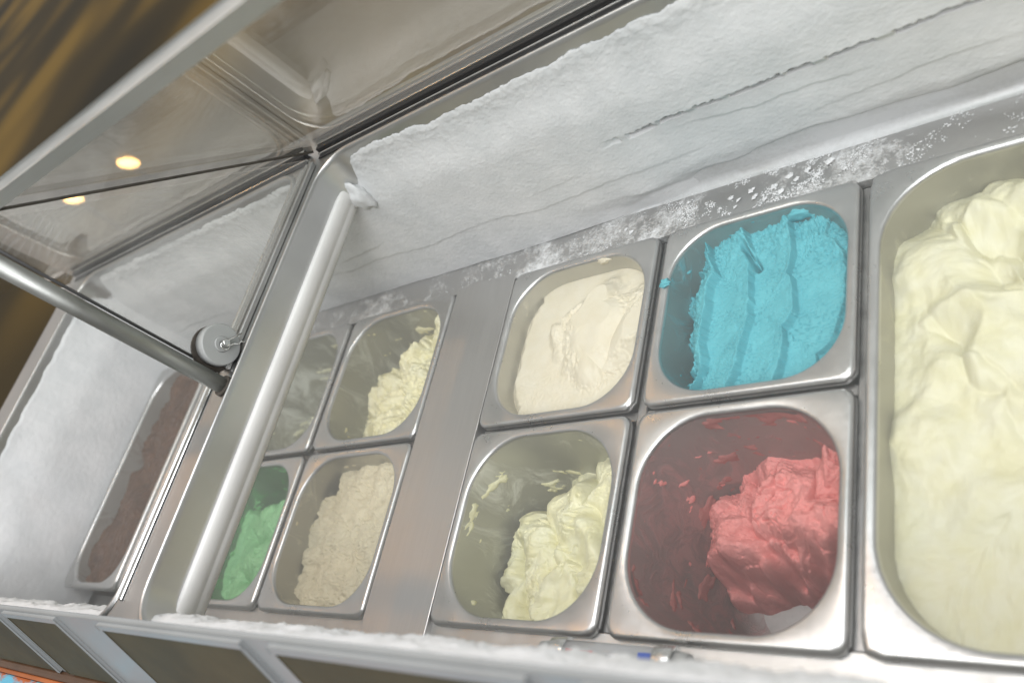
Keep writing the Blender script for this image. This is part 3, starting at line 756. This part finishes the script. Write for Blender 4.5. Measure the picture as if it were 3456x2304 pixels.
# ---------------------------------------------------------------- frost
def frost_sheet(name, label, f, n, m_, mapf):
    a, b = np.meshgrid(np.linspace(0, 1, n), np.linspace(0, 1, m_), indexing='ij')
    P = mapf(a, b, f)
    o = grid_mesh(name, P, M['frost'])
    tag(o, label, 'frost', kind='stuff')
    return o
def rear_frost(x0, x1, seed, crack):
    def mp(a, b, _):
        x = x0 + (x1 - x0) * a; z = -0.002 + 0.180 * b
        top = 0.1725 + 0.0028 * fbm(x * 26, x * 0, 3, seed) + 0.0012 * fbm(x * 160, x * 0 + 3, 2, seed + 1)
        top = top - 0.004 * sstep(-0.20, -0.12, x)
        d = top - z
        t = 0.0022 * np.sqrt(np.clip(d / 0.006, 0, 1)) + 0.0075 * sstep(0.0, 0.060, d + 0.008 * perlin(x * 9, z * 12, seed + 6))
        t += 0.0011 * fbm(x * 11, z * 13, 2, seed + 2) + 0.00014 * fbm(x * 150, z * 150, 3, seed + 3) + 0.00016 * fbm(x * 420, z * 420, 2, seed + 4) + 0.0006 * sstep(0.030, 0.0, d) * fbm(x * 110, z * 110, 3, seed + 5)
        # layers towards the foot: long shelves
        for (zz, st) in ((0.063, 0.0010), (0.044, 0.0008)):
            ln = zz + 0.010 * fbm(x * 5, x * 0, 3, seed + int(zz * 1000)) + 0.0012 * fbm(x * 60, x * 0, 2, seed + 9)
            t -= st * sstep(0.0016, -0.0016, z - ln) * sstep(-0.2, 0.3, perlin(x * 9, x * 0 + zz * 50, seed + 8))
        if crack:
            fade = sstep(-0.02, 0.07, x)
            ck = 0.0862 + 0.0012 * fbm(x * 50, x * 0, 2, seed + 11)
            gap = sstep(-0.0006, 0.0004, z - (ck - 0.0048)) * sstep(0.0006, -0.0004, z - (ck + 0.0020 * (fbm(x * 240, x * 0, 2, seed + 12) + 0.3)))
            brk = sstep(-0.30, -0.18, fbm(x * 70, x * 0, 2, seed + 13))
            t -= 0.018 * gap * fade * brk
            t -= 0.0050 * fade * sstep(0.088, 0.080, z)
            t -= 0.0045 * fade * sstep(0.030, 0.012, z + 0.006 * fbm(x * 14, z * 20, 3, seed + 14))
            t -= 0.005 * sstep(-0.10, 0.0, x) * sstep(0.024, 0.010, z + 0.006 * fbm(x * 14, z * 20, 3, seed + 15))
        t = np.where(d < 0, -0.002, np.maximum(t, -0.002))
        return np.stack([x, 0.3733 - t, z], -1)
    return mp
frost_sheet('frost', 'thick white frost with ragged top edge on the rear wall of the near well', None, 900, 230, rear_frost(-0.42, 0.56, 200, True))
frost_sheet('frost', 'white frost on the rear wall of the far well behind the partition', None, 520, 230, rear_frost(-0.86, -0.4195, 200, True))
# round the rear left corner of the near well
def near_frost(x0, x1, seed):
    def mp(a, b, _):
        x = x0 + (x1 - x0) * a
        q = math.pi * (b - 0.5)
        e = np.minimum(sstep(0, 0.012, x - x0), 1)
        ry = (0.0175 + 0.0028 * fbm(x * 22, q * 1.2, 4, seed) + 0.0012 * fbm(x * 120, q * 5, 3, seed + 2) + 0.0006 * fbm(x * 400, q * 14, 2, seed + 3)) * e
        rz = 0.029 + 0.003 * fbm(x * 15, q, 3, seed + 4)
        return np.stack([x, -0.0580 + ry * np.cos(q) ** 0.7, 0.1450 + rz * np.sin(q) * (0.5 + 0.5 * e)], -1)
    return mp
frost_sheet('frost', 'rounded ridge of white frost along the near wall of the near well', None, 900, 50, near_frost(-0.288, 0.56, 260))
frost_sheet('frost', 'low ridge of frost along the near wall of the far well', None, 420, 40, near_frost(-0.83, -0.318, 280))
def end_frost(a, b, _):
    y = -0.055 + 0.428 * a; s = b
    x = -0.802 - 0.0 * s; z = 0.178 - 0.180 * s
    top = 0.03 + 0.020 * fbm(y * 30, y * 0, 4, 301)
    t = 0.0020 * np.sqrt(np.clip((s - top) / 0.03, 0, 1)) + 0.006 * sstep(0.0, 0.35, s - top) + 0.0012 * fbm(y * 10, s * 2, 2, 302) + 0.00014 * fbm(y * 160, s * 30, 3, 303)
    t = np.where(s < top, -0.002, t)
    return np.stack([x + t, y, z], -1)
frost_sheet('frost', 'grey white frost covering the end wall of the far well', None, 320, 200, end_frost)
# clumped frost in the rear corner by the divider strip
cf = blob('frost', (-0.268, 0.3635, 0.1360), (0.013, 0.009, 0.020), M['frost'], None, 17); tag(cf, 'clump of frost in the corner where divider meets rear wall', 'frost', kind='stuff')

# loose ice crumbs on the rear ledge
rs = np.random.RandomState(11)
V = []; F = []
def crumb(p, r):
    b0 = len(V)
    k = rs.rand(6) * 0.7 + 0.65
    ang = rs.rand() * 6.28
    ca, sa = math.cos(ang), math.sin(ang)
    base_ = [(1, 0, 0), (0, 1, 0), (-1, 0, 0), (0, -1, 0), (0, 0, 0.8), (0, 0, -0.5)]
    for i, (x, y, z) in enumerate(base_):
        V.append((p[0] + (x * ca - y * sa) * r * k[i], p[1] + (x * sa + y * ca) * r * k[i], p[2] + z * r * k[i]))
    for i in range(4): F.append((b0 + i, b0 + (i + 1) % 4, b0 + 4)); F.append((b0 + (i + 1) % 4, b0 + i, b0 + 5))
for i in range(9000):
    x = rs.normal(0.09, 0.075) if rs.rand() < 0.72 else rs.uniform(-0.30, 0.40)
    y = rs.uniform(0.3340, 0.3700)
    if x < -0.32 or x > 0.45: continue
    if perlin(x * 38, y * 38, 61) + 0.5 * perlin(x * 120, y * 120, 62) + 0.25 * math.exp(-((x - 0.10) / 0.06) ** 2) < 0.12 + 0.3 * rs.rand(): continue
    r = 0.00030 + 0.0006 * rs.rand() ** 2
    crumb((x, y, -0.0022), r)
o = mesh('ice_crumbs', V, F, M['frost']); tag(o, 'fine ice crumbs sprinkled over the rear ledge behind the pans', 'ice crumbs', kind='stuff')
V = []; F = []
for (x, y, r) in ((0.055, 0.350, 0.0024), (0.062, 0.346, 0.0020), (0.073, 0.352, 0.0028), (0.076, 0.344, 0.0030), (0.092, 0.349, 0.0030), (0.098, 0.3425, 0.0026), (0.104, 0.355, 0.0032), (0.110, 0.3495, 0.0026), (0.126, 0.348, 0.0024), (0.118, 0.356, 0.0028), (0.135, 0.358, 0.0036), (0.085, 0.339, 0.0022), (-0.040, 0.345, 0.0022), (-0.046, 0.350, 0.0018), (0.147, 0.346, 0.002), (0.060, 0.3395, 0.0018)):
    crumb((x, y, -0.0018), r); crumb((x + r * 0.6, y + r * 0.5, -0.0018), r * 0.7)
o = mesh('ice_chips', V, F, M['frost']); tag(o, 'larger chips of broken ice among the crumbs behind the turquoise pan', 'ice chips', kind='stuff')

# ---------------------------------------------------------------- cold mist lying in the open wells
mt = bpy.data.materials.new('cold_mist'); mt.use_nodes = True; mt.node_tree.nodes.remove(mt.node_tree.nodes['Principled BSDF'])
pv = mt.node_tree.nodes.new('ShaderNodeVolumePrincipled')
pv.inputs['Color'].default_value = (0.93, 0.94, 0.95, 1); pv.inputs['Density'].default_value = 0.45
mt.node_tree.links.new(pv.outputs['Volume'], mt.node_tree.nodes['Material Output'].inputs['Volume'])
o = box('cold_mist', (-0.830, -0.0610, -0.205), (0.66, 0.3770, 0.1780), mt); tag(o, 'thin cold mist lying in the open wells above the pans', 'mist', kind='stuff')

# ---------------------------------------------------------------- warm lamps of the shop
def glow(name, col, s):
    t = NT(name); t.n.remove(t.p)
    e = t.new('ShaderNodeEmission'); e.inputs['Color'].default_value = (*col, 1); e.inputs['Strength'].default_value = s
    t.L(e.outputs[0], t.out.inputs['Surface']); return t.m
M['bulb'] = glow('warm_bulb', (1.0, 0.47, 0.12), 85.0)
M['glowcap'] = glow('warm_shade', (1.0, 0.56, 0.17), 9.0)
M['shade'] = plain('dark_lamp_metal', (0.05, 0.045, 0.04), 0.4)
for i, (x, y, z) in enumerate(((-1.25, 1.15, 1.60), (-2.15, 0.62, 1.60), (-0.36, 0.42, 1.60), (-1.30, 0.10, 1.70))):
    L_ = empty('pendant_lamp', (x, y, z), ['warm pendant lamp over the shop floor beyond the glass', 'warm pendant lamp farthest left of the cabinet', 'warm pendant lamp straight above the near well', 'warm pendant lamp above the far well'][i], 'lamp', 'warm pendant lamps')
    bm = bmesh.new(); bmesh.ops.create_uvsphere(bm, u_segments=20, v_segments=12, radius=0.03)
    frombm('bulb', bm, M['bulb'], L_, True)
    tube('lamp_shade', [(0, 0, 0.035), (0, 0, 0.06), (0, 0, 0.12)], [0.11, 0.09, 0.02], M['shade'], L_, 24, False)
    tube('cord', [(0, 0, 0.12), (0, 0, 1.2)], 0.004, M['shade'], L_, 6)
for i, (x, y, z, w) in enumerate(((-2.5, 1.5363, -0.1914, 0.042), (-2.5, 1.3029, -0.0988, 0.034), (-2.5, 1.1941, 0.0961, 0.045))):
    L_ = empty('table_lamp', (x, y, -0.95), ['glowing amber lamp seen through the right glass pane', 'glowing amber lamp seen just below the glass joint', 'glowing amber lamp at the far left end of the glass trim'][i], 'lamp', 'glowing lamps across the shop')
    bm = bmesh.new(); bmesh.ops.create_uvsphere(bm, u_segments=20, v_segments=12, radius=1.0)
    for v in bm.verts:
        q = Vector((0, 0.6, -0.8)) * (v.co.z * w * 0.95) + Vector((0, 0.8, 0.6)) * (v.co.y * w * 0.42) + Vector((1, 0, 0)) * (v.co.x * w * 0.42)
        v.co = q + Vector((0, 0, z + 0.95))
    frombm('bulb', bm, M['glowcap'], L_, True)
    tube('stand', [(0, 0, 0), (0, 0, 0.01), (0, 0, 0.02), (0, 0, z + 0.95 - w * 0.55)], [0.10, 0.10, 0.008, 0.008], M['shade'], L_, 12)

S.render.engine = 'CYCLES'
S.cycles.max_bounces = 7; S.cycles.diffuse_bounces = 2; S.cycles.glossy_bounces = 4; S.cycles.transmission_bounces = 2; S.cycles.transparent_max_bounces = 10
S.cycles.volume_bounces = 1; S.cycles.caustics_reflective = False; S.cycles.caustics_refractive = False
